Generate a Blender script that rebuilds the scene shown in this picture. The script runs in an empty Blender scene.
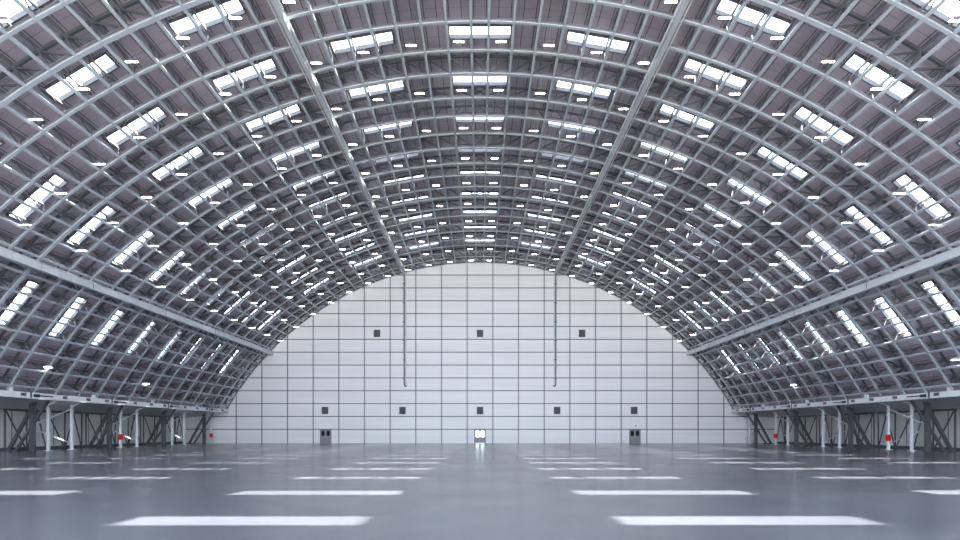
import bpy, bmesh, math, random
from mathutils import Vector
random.seed(7)
C = bpy.context.scene.collection
sc = bpy.context.scene
PX = 6.1                       # pixels per metre measured on the back wall, 100 m away
CAMZ = 2.0
ZC = CAMZ - 122 / PX           # centre of the roof circle
RI, RO, RS = 290 / PX, 48.80, 49.45   # inner chord, outer chord, roof sheet
D = 100.0
BAY, Y0 = 3.08, 41.0
CELL, HALF = 0.0355, 0.0127
NB = 30
THETA = [HALF + CELL * k for k in range(NB)]
NODES = [-t for t in reversed(THETA)] + THETA
FLOOR_Y0 = -5.0        # unseen front end behind the camera, left open to let daylight in

# ------------------------------------------------------------------ materials
def mat(name, col, rough=0.5, metal=0.0, spec=0.5, emit=None, noise=0.0, nscale=3.0):
    m = bpy.data.materials.new(name); m.use_nodes = True
    nt = m.node_tree; b = nt.nodes['Principled BSDF']
    b.inputs['Base Color'].default_value = (*col, 1)
    b.inputs['Roughness'].default_value = rough
    b.inputs['Metallic'].default_value = metal
    b.inputs['Specular IOR Level'].default_value = spec
    if emit:
        b.inputs['Emission Color'].default_value = (*emit[0], 1)
        b.inputs['Emission Strength'].default_value = emit[1]
    if noise:
        tc = nt.nodes.new('ShaderNodeTexCoord'); n = nt.nodes.new('ShaderNodeTexNoise')
        n.inputs['Scale'].default_value = nscale; n.inputs['Detail'].default_value = 5
        nt.links.new(tc.outputs['Object'], n.inputs['Vector'])
        r = nt.nodes.new('ShaderNodeValToRGB')
        r.color_ramp.elements[0].position = 0.3; r.color_ramp.elements[1].position = 0.7
        r.color_ramp.elements[0].color = (*[c * (1 - noise) for c in col], 1)
        r.color_ramp.elements[1].color = (*[min(1, c * (1 + noise)) for c in col], 1)
        nt.links.new(n.outputs['Fac'], r.inputs['Fac'])
        nt.links.new(r.outputs['Color'], b.inputs['Base Color'])
    return m

STEEL = mat('painted_steel', (0.46, 0.52, 0.585), 0.38, 0.0, 0.5, noise=0.06, nscale=0.8)
DARK = mat('dark_steel', (0.08, 0.087, 0.103), 0.45, 0.0, 0.5, noise=0.10, nscale=1.0)
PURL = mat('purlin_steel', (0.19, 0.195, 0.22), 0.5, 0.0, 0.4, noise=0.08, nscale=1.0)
BRACE = mat('thin_brace_steel', (0.27, 0.30, 0.34), 0.4, 0.0, 0.5, noise=0.06, nscale=1.0)
PALE = mat('pale_galvanised', (0.70, 0.74, 0.79), 0.35, 0.0, 0.5, noise=0.05, nscale=1.2)
RAILM = mat('rail_steel', (0.52, 0.56, 0.61), 0.35, 0.0, 0.5, noise=0.06, nscale=1.0)
CURB = mat('skylight_curb', (0.10, 0.10, 0.112), 0.6, noise=0.05, nscale=1.0)
GIRT = mat('wall_girt', (0.12, 0.135, 0.16), 0.5, noise=0.08, nscale=0.6)
BLACK = mat('black_rubber', (0.012, 0.012, 0.014), 0.5)
RED = mat('red_paint', (0.62, 0.012, 0.010), 0.4, noise=0.05, nscale=4)
DOORM = mat('grey_door_paint', (0.21, 0.225, 0.25), 0.45, noise=0.05, nscale=2)
DARKGLASS = mat('dark_glass', (0.003, 0.003, 0.004), 0.35, 0.0, 0.2)
VENTM = mat('vent_louvre', (0.11, 0.12, 0.135), 0.5, noise=0.08, nscale=3)
LAMP = mat('lamp_diffuser', (0.9, 0.9, 0.9), 0.5, emit=((1.0, 0.985, 0.96), 16.0))
FLOODL = mat('floodlight_lens', (0.9, 0.9, 0.9), 0.3, emit=((1.0, 0.98, 0.95), 12.0))

def glass_mat():
    m = bpy.data.materials.new('clear_pane'); m.use_nodes = True
    nt = m.node_tree; nt.nodes.clear()
    o = nt.nodes.new('ShaderNodeOutputMaterial'); t = nt.nodes.new('ShaderNodeBsdfTransparent')
    g = nt.nodes.new('ShaderNodeBsdfGlossy'); x = nt.nodes.new('ShaderNodeMixShader')
    t.inputs['Color'].default_value = (0.95, 0.97, 0.98, 1)
    g.inputs['Roughness'].default_value = 0.1
    x.inputs['Fac'].default_value = 0.05
    nt.links.new(t.outputs[0], x.inputs[1]); nt.links.new(g.outputs[0], x.inputs[2])
    nt.links.new(x.outputs[0], o.inputs['Surface'])
    return m
GLASS = glass_mat()

def skin_mat():
    m = mat('roof_sheet', (0.205, 0.195, 0.222), 0.55, 0.0, 0.4)
    nt = m.node_tree; L = nt.links; b = nt.nodes['Principled BSDF']
    tc = nt.nodes.new('ShaderNodeTexCoord'); sp = nt.nodes.new('ShaderNodeSeparateXYZ')
    L.new(tc.outputs['Object'], sp.inputs[0])
    def M(op, a, bv=None):
        n = nt.nodes.new('ShaderNodeMath'); n.operation = op
        for i, v in enumerate((a, bv)):
            if v is None: continue
            if isinstance(v, (int, float)): n.inputs[i].default_value = v
            else: L.new(v, n.inputs[i])
        return n.outputs[0]
    th = M('ARCTAN2', sp.outputs['X'], M('SUBTRACT', sp.outputs['Z'], ZC))
    u = M('DIVIDE', th, CELL / 2); f = M('ABSOLUTE', M('SUBTRACT', M('FRACT', u), 0.5))
    s1 = M('LESS_THAN', f, 0.03)
    v = M('DIVIDE', sp.outputs['Y'], BAY / 2); g = M('ABSOLUTE', M('SUBTRACT', M('FRACT', v), 0.5))
    s2 = M('LESS_THAN', g, 0.007)
    seam = M('MAXIMUM', s1, s2)
    n = nt.nodes.new('ShaderNodeTexNoise'); n.inputs['Scale'].default_value = 0.7; n.inputs['Detail'].default_value = 6
    L.new(tc.outputs['Object'], n.inputs['Vector'])
    r = nt.nodes.new('ShaderNodeValToRGB')
    r.color_ramp.elements[0].position = 0.3; r.color_ramp.elements[1].position = 0.7
    r.color_ramp.elements[0].color = (0.40, 0.355, 0.42, 1); r.color_ramp.elements[1].color = (0.49, 0.435, 0.51, 1)
    L.new(n.outputs['Fac'], r.inputs['Fac'])
    mx = nt.nodes.new('ShaderNodeMixRGB'); mx.inputs['Color2'].default_value = (0.06, 0.06, 0.07, 1)
    L.new(seam, mx.inputs['Fac']); L.new(r.outputs['Color'], mx.inputs['Color1'])
    L.new(mx.outputs[0], b.inputs['Base Color'])
    return m
SKIN = skin_mat()

def floor_mat():
    m = mat('polished_concrete', (0.07, 0.08, 0.1), 0.3, 0.0, 0.34)
    nt = m.node_tree; L = nt.links; b = nt.nodes['Principled BSDF']
    tc = nt.nodes.new('ShaderNodeTexCoord')
    n1 = nt.nodes.new('ShaderNodeTexNoise'); n1.inputs['Scale'].default_value = 0.25; n1.inputs['Detail'].default_value = 8
    n2 = nt.nodes.new('ShaderNodeTexNoise'); n2.inputs['Scale'].default_value = 14; n2.inputs['Detail'].default_value = 4
    for n in (n1, n2): L.new(tc.outputs['Object'], n.inputs['Vector'])
    mx = nt.nodes.new('ShaderNodeMixRGB'); mx.inputs['Fac'].default_value = 0.45
    L.new(n1.outputs['Fac'], mx.inputs['Color1']); L.new(n2.outputs['Fac'], mx.inputs['Color2'])
    r = nt.nodes.new('ShaderNodeValToRGB')
    r.color_ramp.elements[0].position = 0.33; r.color_ramp.elements[1].position = 0.67
    r.color_ramp.elements[0].color = (0.052, 0.060, 0.077, 1); r.color_ramp.elements[1].color = (0.084, 0.095, 0.119, 1)
    L.new(mx.outputs[0], r.inputs['Fac']); L.new(r.outputs['Color'], b.inputs['Base Color'])
    mr = nt.nodes.new('ShaderNodeMapRange'); mr.inputs['To Min'].default_value = 0.17; mr.inputs['To Max'].default_value = 0.29
    L.new(n1.outputs['Fac'], mr.inputs['Value']); L.new(mr.outputs[0], b.inputs['Roughness'])
    bp = nt.nodes.new('ShaderNodeBump'); bp.inputs['Strength'].default_value = 0.05; bp.inputs['Distance'].default_value = 0.01
    L.new(n2.outputs['Fac'], bp.inputs['Height']); L.new(bp.outputs[0], b.inputs['Normal'])
    return m
FLOOR = floor_mat()
BOUNCE_APRON = mat('bounce_apron', (0.42, 0.42, 0.41), 0.7, noise=0.08, nscale=0.3)

def panel_mat(name, col, amp, zscale):
    m = mat(name, col, 0.42, 0.0, 0.4)
    nt = m.node_tree; L = nt.links; b = nt.nodes['Principled BSDF']
    tc = nt.nodes.new('ShaderNodeTexCoord'); mp = nt.nodes.new('ShaderNodeMapping')
    mp.inputs['Scale'].default_value = (0.06, 0.06, zscale)
    n = nt.nodes.new('ShaderNodeTexNoise'); n.inputs['Scale'].default_value = 1.0; n.inputs['Detail'].default_value = 4
    L.new(tc.outputs['Object'], mp.inputs[0]); L.new(mp.outputs[0], n.inputs['Vector'])
    r = nt.nodes.new('ShaderNodeValToRGB')
    r.color_ramp.elements[0].position = 0.3; r.color_ramp.elements[1].position = 0.7
    r.color_ramp.elements[0].color = (*[c * (1 - amp) for c in col], 1)
    r.color_ramp.elements[1].color = (*[min(1, c * (1 + amp)) for c in col], 1)
    L.new(n.outputs['Fac'], r.inputs['Fac']); L.new(r.outputs['Color'], b.inputs['Base Color'])
    return m
WALL = panel_mat('white_wall_panel', (0.84, 0.85, 0.875), 0.04, 1.6)
SIDEW = panel_mat('grey_wall_panel', (0.86, 0.875, 0.90), 0.04, 0.8)
SOFF = panel_mat('soffit_sheet', (0.74, 0.76, 0.79), 0.05, 0.8)

# ------------------------------------------------------------------ helpers
def P(t, r, y): return Vector((r * math.sin(t), y, ZC + r * math.cos(t)))

def box(bm, x0, x1, y0, y1, z0, z1):
    v = [bm.verts.new((x, y, z)) for x in (x0, x1) for y in (y0, y1) for z in (z0, z1)]
    for f in ((0, 1, 3, 2), (4, 6, 7, 5), (0, 4, 5, 1), (2, 3, 7, 6), (0, 2, 6, 4), (1, 5, 7, 3)):
        bm.faces.new([v[i] for i in f])

def bar(bm, p, q, w, h=None, up=None):
    p, q = Vector(p), Vector(q); h = h or w
    d = (q - p).normalized()
    up = Vector(up) if up is not None else (Vector((0, 1, 0)) if abs(d.y) < 0.8 else Vector((0, 0, 1)))
    s = d.cross(up).normalized(); t = s.cross(d).normalized()
    a = [bm.verts.new(c + s * (i * w / 2) + t * (j * h / 2)) for c in (p, q) for i, j in ((-1, -1), (1, -1), (1, 1), (-1, 1))]
    for f in ((3, 2, 1, 0), (4, 5, 6, 7), (0, 1, 5, 4), (1, 2, 6, 5), (2, 3, 7, 6), (3, 0, 4, 7)):
        bm.faces.new([a[i] for i in f])

def tube(bm, pts, r, seg=8):
    pts = [Vector(p) for p in pts]; rings = []
    for i, p in enumerate(pts):
        d = (pts[min(i + 1, len(pts) - 1)] - pts[max(i - 1, 0)]).normalized()
        up = Vector((0, 1, 0)) if abs(d.y) < 0.8 else Vector((1, 0, 0))
        s = d.cross(up).normalized(); t = s.cross(d)
        rings.append([bm.verts.new(p + (s * math.cos(2 * math.pi * k / seg) + t * math.sin(2 * math.pi * k / seg)) * r) for k in range(seg)])
    for a, b in zip(rings, rings[1:]):
        for k in range(seg): bm.faces.new((a[k], a[(k + 1) % seg], b[(k + 1) % seg], b[k]))
    bm.faces.new(rings[0][::-1]); bm.faces.new(rings[-1])

def arc(bm, ths, r0, r1, w):
    """box section swept along the arch through its nodes"""
    rings = [[bm.verts.new(P(t, r, dy)) for r, dy in ((r0, -w / 2), (r0, w / 2), (r1, w / 2), (r1, -w / 2))] for t in ths]
    for a, b in zip(rings, rings[1:]):
        for k in range(4): bm.faces.new((a[k], a[(k + 1) % 4], b[(k + 1) % 4], b[k]))
    bm.faces.new(rings[0][::-1]); bm.faces.new(rings[-1])

def mesh(name, bm, m):
    bmesh.ops.recalc_face_normals(bm, faces=bm.faces)
    me = bpy.data.meshes.new(name); bm.to_mesh(me); bm.free()
    for k in (m if isinstance(m, (list, tuple)) else [m]): me.materials.append(k)
    return me

def link(name, me, parent=None, loc=None):
    o = bpy.data.objects.new(name, me); C.objects.link(o)
    if parent is not None: o.parent = parent
    if loc is not None: o.location = loc
    return o

def obj(name, bm, m, parent=None, loc=None): return link(name, mesh(name, bm, m), parent, loc)

def tag(o, label, cat, group=None, kind=None):
    o['label'] = label; o['category'] = cat
    if group: o['group'] = group
    if kind: o['kind'] = kind
    return o

def thing(name, label, cat, loc=(0, 0, 0), group=None):
    o = bpy.data.objects.new(name, None); C.objects.link(o); o.location = loc
    o.empty_display_size = 0.2
    return tag(o, label, cat, group)

def struct(o): o['kind'] = 'structure'; return o

ONES = 'zeroth first second third fourth fifth sixth seventh eighth ninth tenth eleventh twelfth thirteenth fourteenth fifteenth sixteenth seventeenth eighteenth nineteenth twentieth'.split()
def nth(i):
    if i <= 20: return ONES[i]
    if i == 30: return 'thirtieth'
    return ('twenty-' if i < 30 else 'thirty-') + ONES[i % 10]

def proj(p):
    y = max(p[1], 1.0)
    return 480 + 610 * p[0] / y, 431 - 610 * (p[2] - CAMZ) / y
def seen(*pts, m=90):
    for p in pts:
        x, y = proj(p)
        if -m < x < 960 + m and -m < y < 540: return True
    return False

# ------------------------------------------------------------------ setting: floor
bm = bmesh.new(); box(bm, -49.0, 49.0, FLOOR_Y0, D + 0.6, -0.4, 0.0)
struct(obj('floor', bm, FLOOR))
bm = bmesh.new(); box(bm, -120, 120, -120, FLOOR_Y0, -0.4, -0.005)
struct(obj('ground', bm, BOUNCE_APRON))  # unseen pale apron, added to bounce sunlight onto the roof and end wall

# roof sheet with the skylight openings
SKY_T = [0.0] + [s * 1.02 * (HALF + CELL * (5 * j - 0.5)) for j in range(1, 6) for s in (-1, 1)]
SKY_Y = [44.8 + 2 * BAY * k for k in range(-5, 9)]
SKY_W, SKY_L = 4.5 / RS, 1.34
TE = math.radians(62.62)
def breaks(lo, hi, cuts, step):
    out = sorted([lo, hi] + cuts); res = [out[0]]
    for a, b in zip(out, out[1:]):
        n = max(1, int(math.ceil((b - a) / step)))
        res += [a + (b - a) * (i + 1) / n for i in range(n)]
    return res
tb = breaks(-TE, TE, [t + s * SKY_W / 2 for t in SKY_T for s in (-1, 1)], 0.03)
yb = breaks(FLOOR_Y0, D + 0.3, [y + s * SKY_L / 2 for y in SKY_Y for s in (-1, 1)], 30)
def in_hole(t, y):
    return any(abs(t - a) < SKY_W / 2 for a in SKY_T) and any(abs(y - b) < SKY_L / 2 for b in SKY_Y)
bm = bmesh.new()
for r in (RS, RS + 0.12):
    g = {}
    def V(i, j):
        if (i, j) not in g: g[i, j] = bm.verts.new(P(tb[i], r, yb[j]))
        return g[i, j]
    for i in range(len(tb) - 1):
        for j in range(len(yb) - 1):
            if in_hole((tb[i] + tb[i + 1]) / 2, (yb[j] + yb[j + 1]) / 2): continue
            f = (V(i, j), V(i + 1, j), V(i + 1, j + 1), V(i, j + 1))
            bm.faces.new(f if r > RS else f[::-1])
me = bpy.data.meshes.new('ceiling'); bm.to_mesh(me); bm.free(); me.materials.append(SKIN)
struct(link('ceiling', me))

# back wall, with the middle doorway left open
WY = D
GX = [s * (12.85 + 25.65 * k) / PX for k in range(11) for s in (-1, 1)]
GZ = [CAMZ + (431 - (429.3 - 12.85 * i)) / PX for i in range(13)]
DW, DH = 0.94, 2.22
def ztop(x, r=RS): return ZC + math.sqrt(max(0, r * r - x * x))
def wall_top(x):
    return max(4.0, ztop(x) - 0.02) if abs(x) < 44.3 else 4.42
xs = sorted(set([-48.4 + 96.8 * i / 64 for i in range(65)] + [-DW, DW]))
bm = bmesh.new()
for a, b in zip(xs, xs[1:]):
    z0 = DH if (a + b) / 2 > -DW and (a + b) / 2 < DW else 0.0
    v = [bm.verts.new(c) for c in ((a, WY, z0), (b, WY, z0), (b, WY, wall_top(b)), (a, WY, wall_top(a)),
                                   (a, WY + .3, z0), (b, WY + .3, z0), (b, WY + .3, wall_top(b)), (a, WY + .3, wall_top(a)))]
    for f in ((0, 1, 2, 3), (7, 6, 5, 4), (0, 4, 5, 1), (3, 2, 6, 7), (0, 3, 7, 4), (1, 5, 6, 2)): bm.faces.new([v[i] for i in f])
bmesh.ops.remove_doubles(bm, verts=bm.verts, dist=1e-4)
wall = struct(obj('wall_back', bm, WALL))
for x in sorted(GX):
    if abs(x) > 48: continue
    bm = bmesh.new(); box(bm, x - .07, x + .07, WY - .06, WY + .02, 0 if abs(x) > DW + .2 else 0, wall_top(x) - .05)
    obj('vertical_girt', bm, GIRT, wall)
for z in GZ:
    hw = 48.3 if z < 4.2 else math.sqrt(RS * RS - (z - ZC) ** 2) - .05
    bm = bmesh.new(); box(bm, -hw, hw, WY - .05, WY + .02, z - .065, z + .065)
    obj('horizontal_girt', bm, GIRT, wall)

# side walls and soffits
EX = 48.4
for side, s in (('left', -1), ('right', 1)):
    bm = bmesh.new(); x0, x1 = sorted((s * EX, s * (EX + .3)))
    box(bm, x0, x1, FLOOR_Y0, D, 0, 4.25)
    w = struct(obj('wall_' + side, bm, SIDEW))
    bm = bmesh.new()
    for i in range(44):
        y = 100 - 3.08 * i
        box(bm, s * EX - .04, s * EX + .04, y - .04, y + .04, 0.35, 4.1)
    obj('panel_joint', bm, GIRT, w)['kind'] = 'stuff'
    bm = bmesh.new(); box(bm, s * EX - .08, s * EX + .08, FLOOR_Y0, D - .02, 0, .3)
    struct(obj('baseboard_' + side, bm, DARK))
    bm = bmesh.new()
    prof = [(41.5, 5.12), (46.2, 4.28), (48.6, 4.15), (48.6, 4.35), (46.2, 4.45), (41.5, 5.28)]
    for a, b in ((FLOOR_Y0, D - .02),):
        A = [bm.verts.new((s * x, a, z)) for x, z in prof]; B = [bm.verts.new((s * x, b, z)) for x, z in prof]
        for i in range(6): bm.faces.new((A[i], A[(i + 1) % 6], B[(i + 1) % 6], B[i]))
        bm.faces.new(A[::-1]); bm.faces.new(B)
    struct(obj('trim_%d' % (1 if s < 0 else 2), bm, SOFF))

# ------------------------------------------------------------------ skylights
def sky_meshes(t):
    n = Vector((math.sin(t), 0, math.cos(t))); u = Vector((math.cos(t), 0, -math.sin(t)))
    def slab(bm, u0, u1, y0, y1, r0, r1):
        vs = [bm.verts.new(u * a + Vector((0, y, 0)) + n * r) for a in (u0, u1) for y in (y0, y1) for r in (r0, r1)]
        for f in ((0, 1, 3, 2), (4, 6, 7, 5), (0, 4, 5, 1), (2, 3, 7, 6), (0, 2, 6, 4), (1, 5, 7, 3)): bm.faces.new([vs[i] for i in f])
    W, L = SKY_W * RS / 2, SKY_L / 2
    bm = bmesh.new()
    slab(bm, -W - .08, -W + .02, -L, L, -.20, .10); slab(bm, W - .02, W + .08, -L, L, -.20, .10)
    slab(bm, -W - .08, W + .08, -L - .08, -L + .02, -.20, .10); slab(bm, -W - .08, W + .08, L - .02, L + .08, -.20, .10)
    fr = mesh('frame', bm, CURB)
    bm = bmesh.new(); slab(bm, -W, W, -L, L, .02, .035)
    return fr, mesh('pane', bm, GLASS)
for ci, t in sorted(enumerate(SKY_T), key=lambda a: a[1]):
    fr, pn = sky_meshes(t)
    col = round(t / 0.1765)
    where = 'on the crown line' if col == 0 else '%s column %s of crown' % (nth(abs(col)), 'left' if col < 0 else 'right')
    for ri, y in enumerate(reversed(SKY_Y)):
        r = thing('skylight', 'bright roof skylight, %s row out from back wall, %s' % (nth(ri + 1), where), 'skylight', P(t, RS, y), 'skylights in the roof')
        link('frame', fr, r); link('pane', pn, r)

# ------------------------------------------------------------------ arches
NMIN, NMAX = -5, 19
MAIN = (-2, 2, 6, 10, 14, 18)
def yn(n):
    q, r = divmod(n - 2, 4)
    return 47.1 + 12.33 * q + (0, 3.43, 6.33, 9.42)[r] + (.35 if n == -2 else .2 if n == -1 else 0)
FOOT_I = [math.acos((0.0 - ZC) / RI)]
def foot(r): return math.acos((0.02 - ZC) / r)
NODES_E = [-1.066] + NODES + [1.066]
def arc_nodes(r, to_floor):
    if not to_floor: return NODES
    f = foot(r); ex = (THETA[-1] + f) / 2
    return [-f, -ex] + NODES + [ex, f]
def i_chord(ths, w, h):
    bm = bmesh.new(); arc(bm, ths, RI, RI + .05, w); n = len(bm.faces)
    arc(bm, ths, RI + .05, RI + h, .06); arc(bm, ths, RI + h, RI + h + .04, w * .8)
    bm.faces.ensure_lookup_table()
    for f in bm.faces[n:]: f.material_index = 1  # web and top flange take a darker steel, painting in their shade
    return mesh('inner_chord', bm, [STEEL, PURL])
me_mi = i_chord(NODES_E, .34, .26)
bm = bmesh.new(); arc(bm, NODES, RO + .06, RO + .24, .18); me_mo = mesh('outer_chord', bm, DARK)
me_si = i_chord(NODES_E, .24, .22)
bm = bmesh.new(); arc(bm, NODES, RO - .40, RO - .24, .13); me_so = mesh('outer_chord', bm, DARK)

def one(name, p, q, w, m, h=None):
    bm = bmesh.new(); bar(bm, p, q, w, h); return mesh(name, bm, m)
K = len(NODES)
def inward(i):                      # neighbouring node towards the crown
    return i + 1 if NODES[i] < 0 else i - 1
MW = {}                             # member meshes shared by all arches, in arch-local space (y = 0 at the arch)
for i, t in enumerate(NODES):
    j = inward(i)
    pi, po = P(t, RI + .12, 0), P(t, RO + .12, 0)
    MW['tie', i] = (pi, po, .17); MW['diagonal', i] = (po, P(NODES[j], RI + .16, 0), .11)
    MW['near_brace', i] = (po, P(t, RI + .18, -BAY), .075)
    MW['far_brace', i] = (po, P(t, RI + .18, BAY), .075)
    ps = P(t, RO - .32, 0)
    MW['slim_tie', i] = (pi, P(t, RS - .3, 0), .09); MW['slim_diagonal', i] = (ps, P(NODES[j], RI + .16, 0), .07)
    o2 = NODES[i] + (CELL * .42 if NODES[i] < 0 else -CELL * .42)
    MW['knee', i] = (P(o2, RO - .32, 0), P(t, RI + .14, 0), .06)
    po2 = P(t, RS - .2, 0)
    MW['strut', i] = (pi, P(t, RS - .25, 0), .07)
    MW['hook', i] = (P(t, RI + .2, 0), P(t, RS - .3, 1.3), .05)
MATS = {'strut': DARK, 'hook': DARK, 'tie': DARK, 'diagonal': DARK, 'near_brace': BRACE, 'far_brace': BRACE, 'slim_tie': DARK, 'slim_diagonal': DARK, 'knee': DARK}
NAMES = {'strut': 'strut', 'hook': 'slanted_strut', 'tie': 'tie', 'diagonal': 'diagonal', 'near_brace': 'near_brace', 'far_brace': 'far_brace', 'slim_tie': 'tie', 'slim_diagonal': 'diagonal', 'knee': 'knee_brace'}
cache = {}
def member(kind, i):
    if (kind, i) not in cache:
        p, q, w = MW[kind, i]; cache[kind, i] = one(NAMES[kind], p, q, w, MATS[kind])
    return cache[kind, i]
merged = {}
def merged_web(kinds, key):
    if key not in merged:
        bm = bmesh.new()
        for k in kinds:
            for i in range(K):
                p, q, w = MW[k, i]; bar(bm, p, q, w)
        merged[key] = mesh('web', bm, MATS[kinds[0]])
    return merged[key]
for n in range(NMIN, NMAX + 1):
    y = yn(n); idx = NMAX - n + 1
    if n in MAIN:
        mi = [m for m in reversed(MAIN)].index(n) + 1
        a = thing('main_arch_truss', 'deep dark-webbed main roof arch reaching the floor, %s from the back wall' % nth(mi), 'roof truss', (0, y, 0), 'main roof arches')
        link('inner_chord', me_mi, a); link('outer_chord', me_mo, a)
        for s in (-1, 1):
            bm = bmesh.new(); box(bm, s * 43.6 - .2, s * 43.6 + .2, -.2, .2, .0, 4.85); box(bm, s * 43.6 - .32, s * 43.6 + .32, -.32, .32, 0, .06)
            obj('post', bm, DARK, a)
            for u0, v0, u1, wd in ((256, 19, 276, .22), (263.5, 19, 280.5, .28)):
                bm = bmesh.new(); bar(bm, (s * u0 / PX, 0, CAMZ + v0 / PX), (s * u1 / PX, 0, .0), wd); obj('foot', bm, DARK, a)
                if u0 < 260: continue
                bm = bmesh.new(); box(bm, s * 45.6 - .75, s * 45.6 + .75, -.4, .4, 0, .1); obj('base_plate', bm, DARK, a)
        kinds = ['tie', 'diagonal', 'near_brace', 'far_brace']
        if n == NMAX - 1: pass
        if n <= 8:
            for k in kinds:
                for i in range(K):
                    p, q, w = MW[k, i]
                    off = Vector((0, y, 0))
                    if seen(p + off, q + off): link(NAMES[k], member(k, i), a)
        else:
            o = link('web', merged_web(('tie', 'diagonal'), 'main'), a); o['kind'] = 'stuff'
            o = link('braces', merged_web(('near_brace', 'far_brace') if n < NMAX - 1 else ('near_brace',), 'mainb%d' % (n < NMAX - 1)), a); o['kind'] = 'stuff'
    else:
        a = thing('arch_truss', 'slim grey roof arch between main arches, %s of all arches from back wall' % nth(idx), 'roof truss', (0, y, 0), 'slim roof arches')
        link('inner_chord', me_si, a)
        if n >= 3 and n % 4 in (3, 0):
            link('outer_chord', me_so, a); kinds = ['slim_tie', 'slim_diagonal'] if n % 2 else ['slim_tie', 'knee']
        else: kinds = ['strut', 'hook']
        if n <= 4:
            for k in kinds:
                for i in range(K):
                    p, q, w = MW[k, i]; off = Vector((0, y, 0))
                    if seen(p + off, q + off): link(NAMES[k], member(k, i), a)
        else:
            o = link('web', merged_web(tuple(kinds), 'slim' + kinds[1]), a); o['kind'] = 'stuff'

# longitudinal bars of the inner lattice and the purlins under the roof sheet
YA, YB = yn(NMIN) - .15, D - .08
bm = bmesh.new(); box(bm, -.088, .088, YA, YB, .012, .17); me_bar = mesh('lattice_bar', bm, STEEL)
bm = bmesh.new(); box(bm, -.05, .05, YA, YB, RO + .27 - RI, RS - .02 - RI); me_pur = mesh('roof_purlin', bm, PURL)
for i, t in enumerate(NODES):
    k = i - NB + 1 if t > 0 else NB - i
    sd = 'right' if t > 0 else 'left'
    o = link('lattice_bar', me_bar, None, P(t, RI, 0)); o.rotation_euler = (0, t, 0)
    tag(o, 'long light grey bar along the underside of the roof lattice, %s %s of the crown' % (nth(k), sd), 'roof beam', 'long lattice bars')
    if abs(t) in (THETA[0],) or True:
        o = link('roof_purlin', me_pur, None, P(t, RI, 0)); o.rotation_euler = (0, t, 0)
        tag(o, 'thin dark purlin tight under the roof sheets, %s %s of the crown' % (nth(k), sd), 'roof beam', 'roof purlins')

# ------------------------------------------------------------------ lamps
LT = [s * (HALF + CELL * (k - .5)) * (1.013 if k > 1 else 1.03) for k in range(1, 23, 2) for s in (-1, 1)]
LY = [43.2 + 2 * BAY * k for k in range(-2, 10)]
RL = RI + .05
def rl(t): return RL - .35 * abs(t) / .8
def lamp_housing(bm):
    box(bm, -.38, .38, -.078, .078, .018, .085)
    box(bm, -.12, .12, -.07, .07, .12, .19)
bm = bmesh.new(); lamp_housing(bm); me_h = mesh('housing', bm, PURL)
bm = bmesh.new(); box(bm, -.37, .37, -.068, .068, 0, .018); me_d = mesh('diffuser', bm, LAMP)
def wires(t):
    bm = bmesh.new(); top = P(t, RS - .1, 0) - P(t, rl(t), 0)
    for s in (-1, 1): bar(bm, (s * .18, 0, .12), Vector((top.x + s * .02, 0, top.z)), .022)
    return mesh('hanger', bm, PURL)
bm = bmesh.new(); lamp_housing(bm); me_one = None
def whole():
    bm = bmesh.new(); box(bm, -.37, .37, -.068, .068, 0, .018); n = len(bm.faces); lamp_housing(bm)
    bm.faces.ensure_lookup_table()
    for f in bm.faces[n:]: f.material_index = 1
    return mesh('ceiling_lamp', bm, [LAMP, PURL])
me_one = whole()
for t in sorted(LT):
    k = int(round((abs(t) / 1.013 - HALF) / CELL + .5)); k = (k + 1) // 2
    sd = 'left' if t < 0 else 'right'
    mw = wires(t)
    for ri, y in enumerate(reversed(LY)):
        lab = 'flat white ceiling lamp, %s row out from back wall, %s %s of the crown' % (nth(ri + 1), nth(k), sd)
        if y < 72:
            r = thing('ceiling_lamp', lab, 'ceiling lamp', P(t, rl(t), y), 'ceiling lamps under the lattice')
            link('housing', me_h, r); link('diffuser', me_d, r); link('hanger', mw, r)
        else:
            tag(link('ceiling_lamp', me_one, None, P(t, rl(t), y)), lab, 'ceiling lamp', 'ceiling lamps under the lattice')

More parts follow.
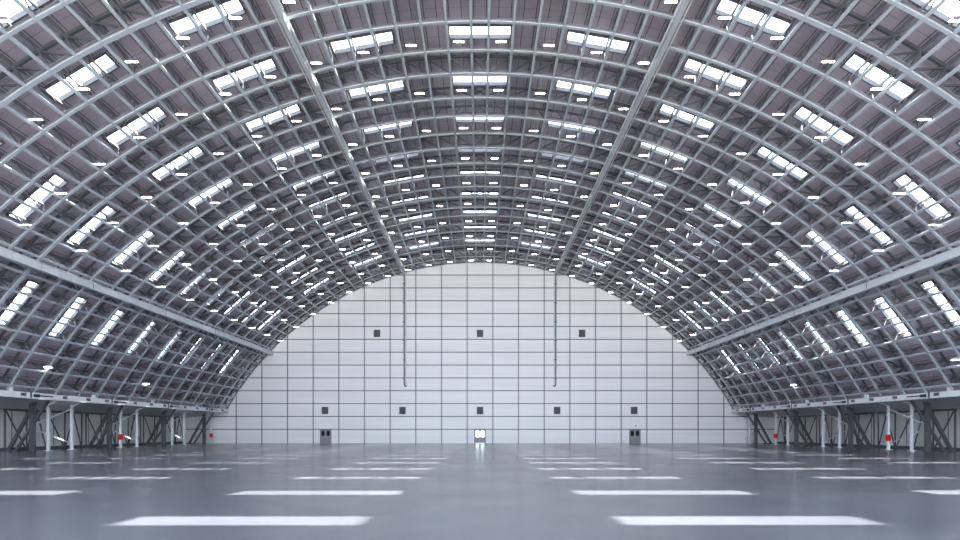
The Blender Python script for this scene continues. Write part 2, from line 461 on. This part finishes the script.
# ------------------------------------------------------------------ rails hung under the roof
for s, sd in ((-1, 'left'), (1, 'right')):
    x, z = s * 75.3 / PX, CAMZ + 156.5 / PX
    r = thing('overhead_rail', 'long narrow rail under the roof, %s of the crown, pipe dropping down the wall' % sd, 'rail', (x, 0, z), 'long overhead rails')
    bm = bmesh.new(); box(bm, -.16, .16, 24, D - .5, 0, .04); obj('bottom_flange', bm, RAILM, r)
    bm = bmesh.new(); box(bm, -.03, .03, 24, D - .5, .04, .30); obj('web', bm, PURL, r)
    bm = bmesh.new()
    for q in (-1, 1): tube(bm, [(q * .33, 24, .06), (q * .33, D - .6, .06)], .045)
    obj('side_cable', bm, PALE, r)
    for n in range(NMIN, NMAX + 1, 2):
        bm = bmesh.new(); y = yn(n); box(bm, -.36, .36, y - .05, y + .05, .09, .15); box(bm, -.03, .03, y - .05, y + .05, .15, .33)
        obj('hanger', bm, RAILM, r)
    zb = CAMZ + 44.5 / PX - z
    bm = bmesh.new()
    tube(bm, [(-s * .0, D - .75, .05), (0, D - .45, -.10), (0, D - .36, -.6), (0, D - .36, zb + .25), (-s * .06, D - .36, zb + .05), (-s * .25, D - .40, zb), (-s * .33, D - .45, zb + .16)], .12)
    obj('drop_pipe', bm, PURL, r)
    bm = bmesh.new()
    tube(bm, [(-s * .16, D - .75, .05), (-s * .16, D - .40, -.12), (-s * .16, D - .32, -.6), (-s * .16, D - .32, zb + .3)], .07)
    obj('drop_cable', bm, PALE, r)
    for i in range(6):
        bm = bmesh.new(); zz = -1.6 - i * 3.1; box(bm, -.22, .22, D - .28, D, zz - .04, zz + .04); box(bm, -.24, .12, D - .45, D - .26, zz - .05, zz + .05)
        obj('bracket', bm, DARK, r)

    # crane rail half way up
    x, z = s * 207.5 / PX, CAMZ + 77.5 / PX
    r = thing('crane_rail', 'broad pale box girder hung half way up the %s slope of the roof' % sd, 'rail', (x, 0, z), 'side crane rails')
    bm = bmesh.new(); box(bm, -.16, .16, 24, D - .15, -.27, .25); obj('girder', bm, RAILM, r)
    bm = bmesh.new(); box(bm, -.22, .22, 24, D - .15, -.33, -.27); obj('bottom_flange', bm, STEEL, r)
    bm = bmesh.new(); box(bm, -.24, .24, 24, D - .15, .25, .30); obj('top_flange', bm, PALE, r)
    for n in range(NMIN, NMAX + 1):
        y = yn(n); bm = bmesh.new()
        box(bm, -s * .16 - .02, -s * .16 + .02, y - .03, y + .03, -.27, .25)
        bar(bm, (s * .1, y, .25), (s * .55, y, .55), .09)
        obj('joint_plate', bm, DARK if n % 4 == 0 else STEEL, r)

    # runway beam at the spring of the roof
    x, z = s * 252 / PX, CAMZ + 18.5 / PX
    r = thing('runway_beam', 'long white runway beam at the foot of the %s roof slope' % sd, 'beam', (x, 0, z), 'runway beams at the roof foot')
    bm = bmesh.new(); box(bm, -.14, .14, 30, D - .1, 0, .50); obj('box_beam', bm, PALE, r)
    bm = bmesh.new(); box(bm, -.2, .2, 30, D - .1, -.06, 0); obj('bottom_flange', bm, STEEL, r)
    for m in range(5):
        y = 43.6 + 12.32 * m
        bm = bmesh.new(); fx = -s * .155
        box(bm, fx - .03, fx + .03, y - .09, y + .09, -.08, .56); obj('joint_strap', bm, DARK, r)
        bm = bmesh.new(); bar(bm, (0, y, .5), (s * .3, y, 2.3), .03); obj('hanger_wire', bm, DARK, r)
        bm = bmesh.new()
        box(bm, fx - .03, fx + .03, y + .35, y + 1.1, .10, .38); box(bm, fx - .025, fx + .025, y + 1.1, y + 2.9, .2, .30)
        obj('drive_unit', bm, BLACK, r)
        for dy in (4.6, 8.2, 11.4):
            bm = bmesh.new()
            box(bm, fx - .02, fx + .02, y + dy - .32, y + dy + .32, .14, .42)
            for q in range(3): box(bm, fx - .03, fx + .03, y + dy - .26 + q * .2, y + dy - .14 + q * .2, .18, .38)
            obj('vent_slot', bm, VENTM, r)

# small sensor heads standing on the runway beams
for s, sd in ((-1, 'left'), (1, 'right')):
    for m, y in enumerate((89.0, 77.0, 65.2, 53.6)):
        r = thing('sensor_head', 'small white black-capped box on the %s runway beam, %s from back wall' % (sd, nth(m + 1)), 'sensor', (s * 252 / PX, y, CAMZ + 21.55 / PX), 'sensor boxes on the runway beams')
        bm = bmesh.new(); box(bm, -.14, .14, -.2, .2, 0, .36); obj('body', bm, PALE, r)
        bm = bmesh.new(); box(bm, -.12, .12, -.17, .17, .36, .46); tube(bm, [(0, 0, .46), (0, 0, .62)], .09); tube(bm, [(0, 0, .6), (0, .3, .66)], .07); obj('cap', bm, BLACK, r)

# floodlights on arms under the lower lattice
def floodlight(s, px, py, label):
    u, v = abs(px - 480), 431 - py
    # depth at which the inner lattice meets this sight line
    a, b, c = RI ** 2 * PX ** 2 - 122 ** 2, -244 * v, -(u * u + v * v)
    k = (-b + math.sqrt(b * b - 4 * a * c)) / (2 * a)
    y = D / k; x = s * u / k / PX; z = CAMZ + v / k / PX
    r = thing('floodlight', label, 'floodlight', (x, y, z), 'floodlights low on the roof slopes')
    bm = bmesh.new(); bar(bm, (s * .12, 0, .06), (s * .5, 0, .42), .05); bar(bm, (0, 0, .09), (s * .18, 0, .09), .06); obj('arm', bm, BLACK, r)
    bm = bmesh.new(); box(bm, -.34, .34, -.16, .16, .0, .12); box(bm, -.2, .2, -.1, .1, .12, .19); obj('head', bm, PALE, r)
    bm = bmesh.new(); box(bm, -.31, .31, -.17, .14, -.025, .0); obj('lens', bm, FLOODL, r)
floodlight(-1, 48, 367.5, 'floodlight low on the left roof slope, nearest on that side')
floodlight(-1, 146, 384, 'small floodlight low on the left roof slope, farther one on that side')
floodlight(1, 793.5, 385, 'small floodlight low on the right roof slope, farther one on that side')
floodlight(1, 956, 360, 'small floodlight at right picture edge, nearest one low on the right slope')

# ------------------------------------------------------------------ aisle frames
MY = [yn(n) for n in MAIN]
def support(s, sd, m, y, single=False):
    x = s * 264.5 / PX
    r = thing('support_frame', 'pale posts with a sideways V brace on the %s aisle, %s from back wall' % (sd, nth(m)), 'support frame', (x, y, 0), 'pale support frames in the aisles')
    zt = 4.72
    xi = -s * 1.55
    ys = [1.85] if single else [1.85, 5.35]
    for yy in ys:
        bm = bmesh.new(); box(bm, -.12, .12, yy - .12, yy + .12, 0, zt)
        bar(bm, (0, yy, zt - .1), (xi * .55, yy, zt + .24), .18)
        obj('post', bm, PALE, r)
        bm = bmesh.new(); box(bm, -.28, .28, yy - .28, yy + .28, 0, .07); obj('base_plate', bm, PALE, r)
    yl = ys[-1] + (0 if not single else 1.6)
    for za, zb in ((2.55, 4.35), (2.25, .65)):
        bm = bmesh.new(); bar(bm, (s * .25, .05, za), (0, yl, zb), .10); obj('brace', bm, PALE, r)
    return x
BOXES = []
for s, sd in ((-1, 'left'), (1, 'right')):
    for m, n in enumerate((18, 14, 10, 6)):
        support(s, sd, m + 1, yn(n), single=(n == 18))
    for m, n in enumerate((14, 10, 6, 2)):
        ya, yb2 = yn(n) + .3, yn(n + 4) - .3
        r = thing('bracing_frame', 'dark zigzag steel bracing along the %s aisle wall, %s bay from the back wall' % (sd, nth(m + 1)), 'bracing', (s * 46.6, ya, 0), 'dark bracing along the aisle walls')
        L = yb2 - ya
        bm = bmesh.new(); box(bm, -.1, .1, 0, L, 4.02, 4.2); obj('top_rail', bm, DARK, r)
        bm = bmesh.new(); box(bm, -.1, .1, 0, L, 0, .16); obj('bottom_rail', bm, DARK, r)
        for q in range(5):
            bm = bmesh.new(); y = .1 + (L - .2) * q / 4; box(bm, -.055, .055, y - .055, y + .055, .16, 4.02); obj('upright', bm, DARK, r)
        for q in range(4):
            y = .1 + (L - .2) * (q + .5) / 4; h = (L - .2) / 8
            if q in (1, 3):
                for e in (-1, 1):
                    bm = bmesh.new(); bar(bm, (0, y, 4.0), (0, y + e * h * .95, .2), .10); obj('diagonal', bm, DARK, r)
            else:
                bm = bmesh.new(); bar(bm, (0, y - h * .9, 4.0), (0, y + h * .9, .2), .10); obj('diagonal', bm, DARK, r)

def fire_box(s, n, dy, label):
    r = thing('fire_alarm_box', label, 'alarm box', (s * 264.5 / PX - s * .14, yn(n) + dy, .95), 'red boxes on the pale posts')
    bm = bmesh.new(); box(bm, -.22, .22, -.30, -.125, 0, .66); obj('case', bm, RED, r)
    bm = bmesh.new(); box(bm, -.14, .14, -.32, -.30, .12, .54); obj('door', bm, RED, r)
    bm = bmesh.new(); box(bm, .08, .11, -.345, -.32, .28, .38); obj('handle', bm, BLACK, r)
fire_box(-1, 10, 1.85, 'red box on a pale post of the left aisle, nearer one on that side')
fire_box(-1, 18, 1.85, 'red box on the post by the left back corner')
fire_box(1, 14, 5.35, 'red box on a pale post of the right aisle, farther one on that side')
fire_box(1, 6, 5.35, 'red box on a pale post at right, nearest and largest of the red boxes')

# ------------------------------------------------------------------ doors, vents on the back wall
def door(k, x, lit):
    r = struct(thing('door_%d' % k, 'grey double door in the back wall', 'door', (x, WY, 0)))
    del r['label'], r['category']
    f = -.10
    bm = bmesh.new()
    box(bm, -DW - .0, -DW + .09, f, .05, 0, DH); box(bm, DW - .09, DW, f, .05, 0, DH); box(bm, -DW, DW, f, .05, DH - .09, DH)
    obj('door_frame', bm, DOORM, r)
    for s in (-1, 1):
        a, b = sorted((s * .002, s * (DW - .09)))
        wa, wb = a + .16, b - .16
        wz0, wz1 = 1.03, 2.03
        if not lit: wz0, wz1 = 1.20, 2.0
        if lit: wa, wb = a + .15, b - .15
        bm = bmesh.new(); y0, y1 = f + .03, -.01
        box(bm, a, wa, y0, y1, 0.02, DH - .09); box(bm, wb, b, y0, y1, 0.02, DH - .09)
        box(bm, wa, wb, y0, y1, 0.02, wz0); box(bm, wa, wb, y0, y1, wz1, DH - .09)
        lf = obj('door_leaf', bm, DOORM, r)
        bm = bmesh.new(); box(bm, wa, wb, y0 + .02, y1 - .01, wz0, wz1); obj('window_pane', bm, GLASS if lit else DARKGLASS, lf)
        bm = bmesh.new(); bar(bm, (s * .07, y0 - .04, .9), (s * .07, y0 - .04, 1.2), .03); obj('handle', bm, STEEL, lf)
door(1, (325.7 - 480) / PX, False); door(2, 0.0, True); door(3, (634.8 - 480) / PX, False)

def vent(x, y, label):
    r = thing('wall_vent', label, 'vent', ((x - 480) / PX, WY, CAMZ + (431 - y) / PX), 'square vents on the back wall')
    h, w = .58, .52
    bm = bmesh.new()
    box(bm, -w, -w + .08, -.12, 0, -h, h); box(bm, w - .08, w, -.12, 0, -h, h); box(bm, -w, w, -.12, 0, h - .08, h); box(bm, -w, w, -.12, 0, -h, -h + .08)
    obj('frame', bm, DARK, r)
    bm = bmesh.new()
    for i in range(8):
        z = -h + .14 + i * .13; bar(bm, (-w + .06, -.07, z), (w - .06, -.07, z), .11, .02, (0, -.7, 1))
    box(bm, -w + .06, w - .06, -.03, -.01, -h + .06, h - .06)
    obj('louvres', bm, VENTM, r)
for x, t in ((377, 'left'), (480, 'middle'), (582, 'right')): vent(x, 333.5, 'square dark louvred vent high on the back wall, %s of the upper three' % t)
for x, t in ((325, 'above the left dark double door'), (402.5, 'in the lower wall row, between the left and middle doors'), (480, 'above the bright middle door'),
             (557, 'in the lower wall row, between the middle and right doors'), (634, 'above the right dark double door')):
    vent(x, 410.5, 'square dark vent ' + t)
r = thing('wall_camera', 'tiny black camera on the back wall over the right door', 'camera', ((635.5 - 480) / PX, WY, CAMZ + 5.5 / PX))
bm = bmesh.new(); box(bm, -.07, .07, -.06, 0, -.07, .07); obj('mount', bm, BLACK, r)
bm = bmesh.new(); tube(bm, [(0, -.05, 0), (0, -.32, -.06)], .08); obj('body', bm, BLACK, r)

# ------------------------------------------------------------------ light
w = bpy.data.worlds.new('sky'); sc.world = w; w.use_nodes = True
w.cycles.sampling_method = 'NONE'
bg = w.node_tree.nodes['Background']; bg.inputs['Color'].default_value = (0.81, 0.895, 1.0, 1); bg.inputs['Strength'].default_value = 4.2
L = bpy.data.lights.new('sun', 'SUN'); L.energy = 32.0; L.angle = math.radians(0.5); L.color = (1.0, 0.89, 0.75)
so = bpy.data.objects.new('sun', L); C.objects.link(so)
so.location = (40, 50, 70); so.rotation_euler = Vector((0.795, 0.014, 1.0)).to_track_quat('Z', 'Y').to_euler()

# ------------------------------------------------------------------ camera
cam = bpy.data.cameras.new('camera'); co = bpy.data.objects.new('camera', cam); C.objects.link(co)
co.location = (0, 0, CAMZ); co.rotation_euler = (math.pi / 2, 0, 0)
cam.sensor_width = 36; cam.lens = 610 / 960 * 36
cam.shift_y = (431 - 270) / 960
cam.clip_start = .1; cam.clip_end = 500
sc.camera = co
vs = sc.view_settings
vs.view_transform = 'Standard'; vs.look = 'None'; vs.gamma = 1; vs.use_curve_mapping = False; vs.exposure = 1.0
sc.cycles.max_bounces = 10; sc.cycles.diffuse_bounces = 5; sc.cycles.transparent_max_bounces = 16
sc.cycles.denoising_prefilter = 'ACCURATE'; sc.cycles.denoising_input_passes = 'RGB_ALBEDO_NORMAL'
sc.cycles.caustics_reflective = False; sc.cycles.caustics_refractive = False
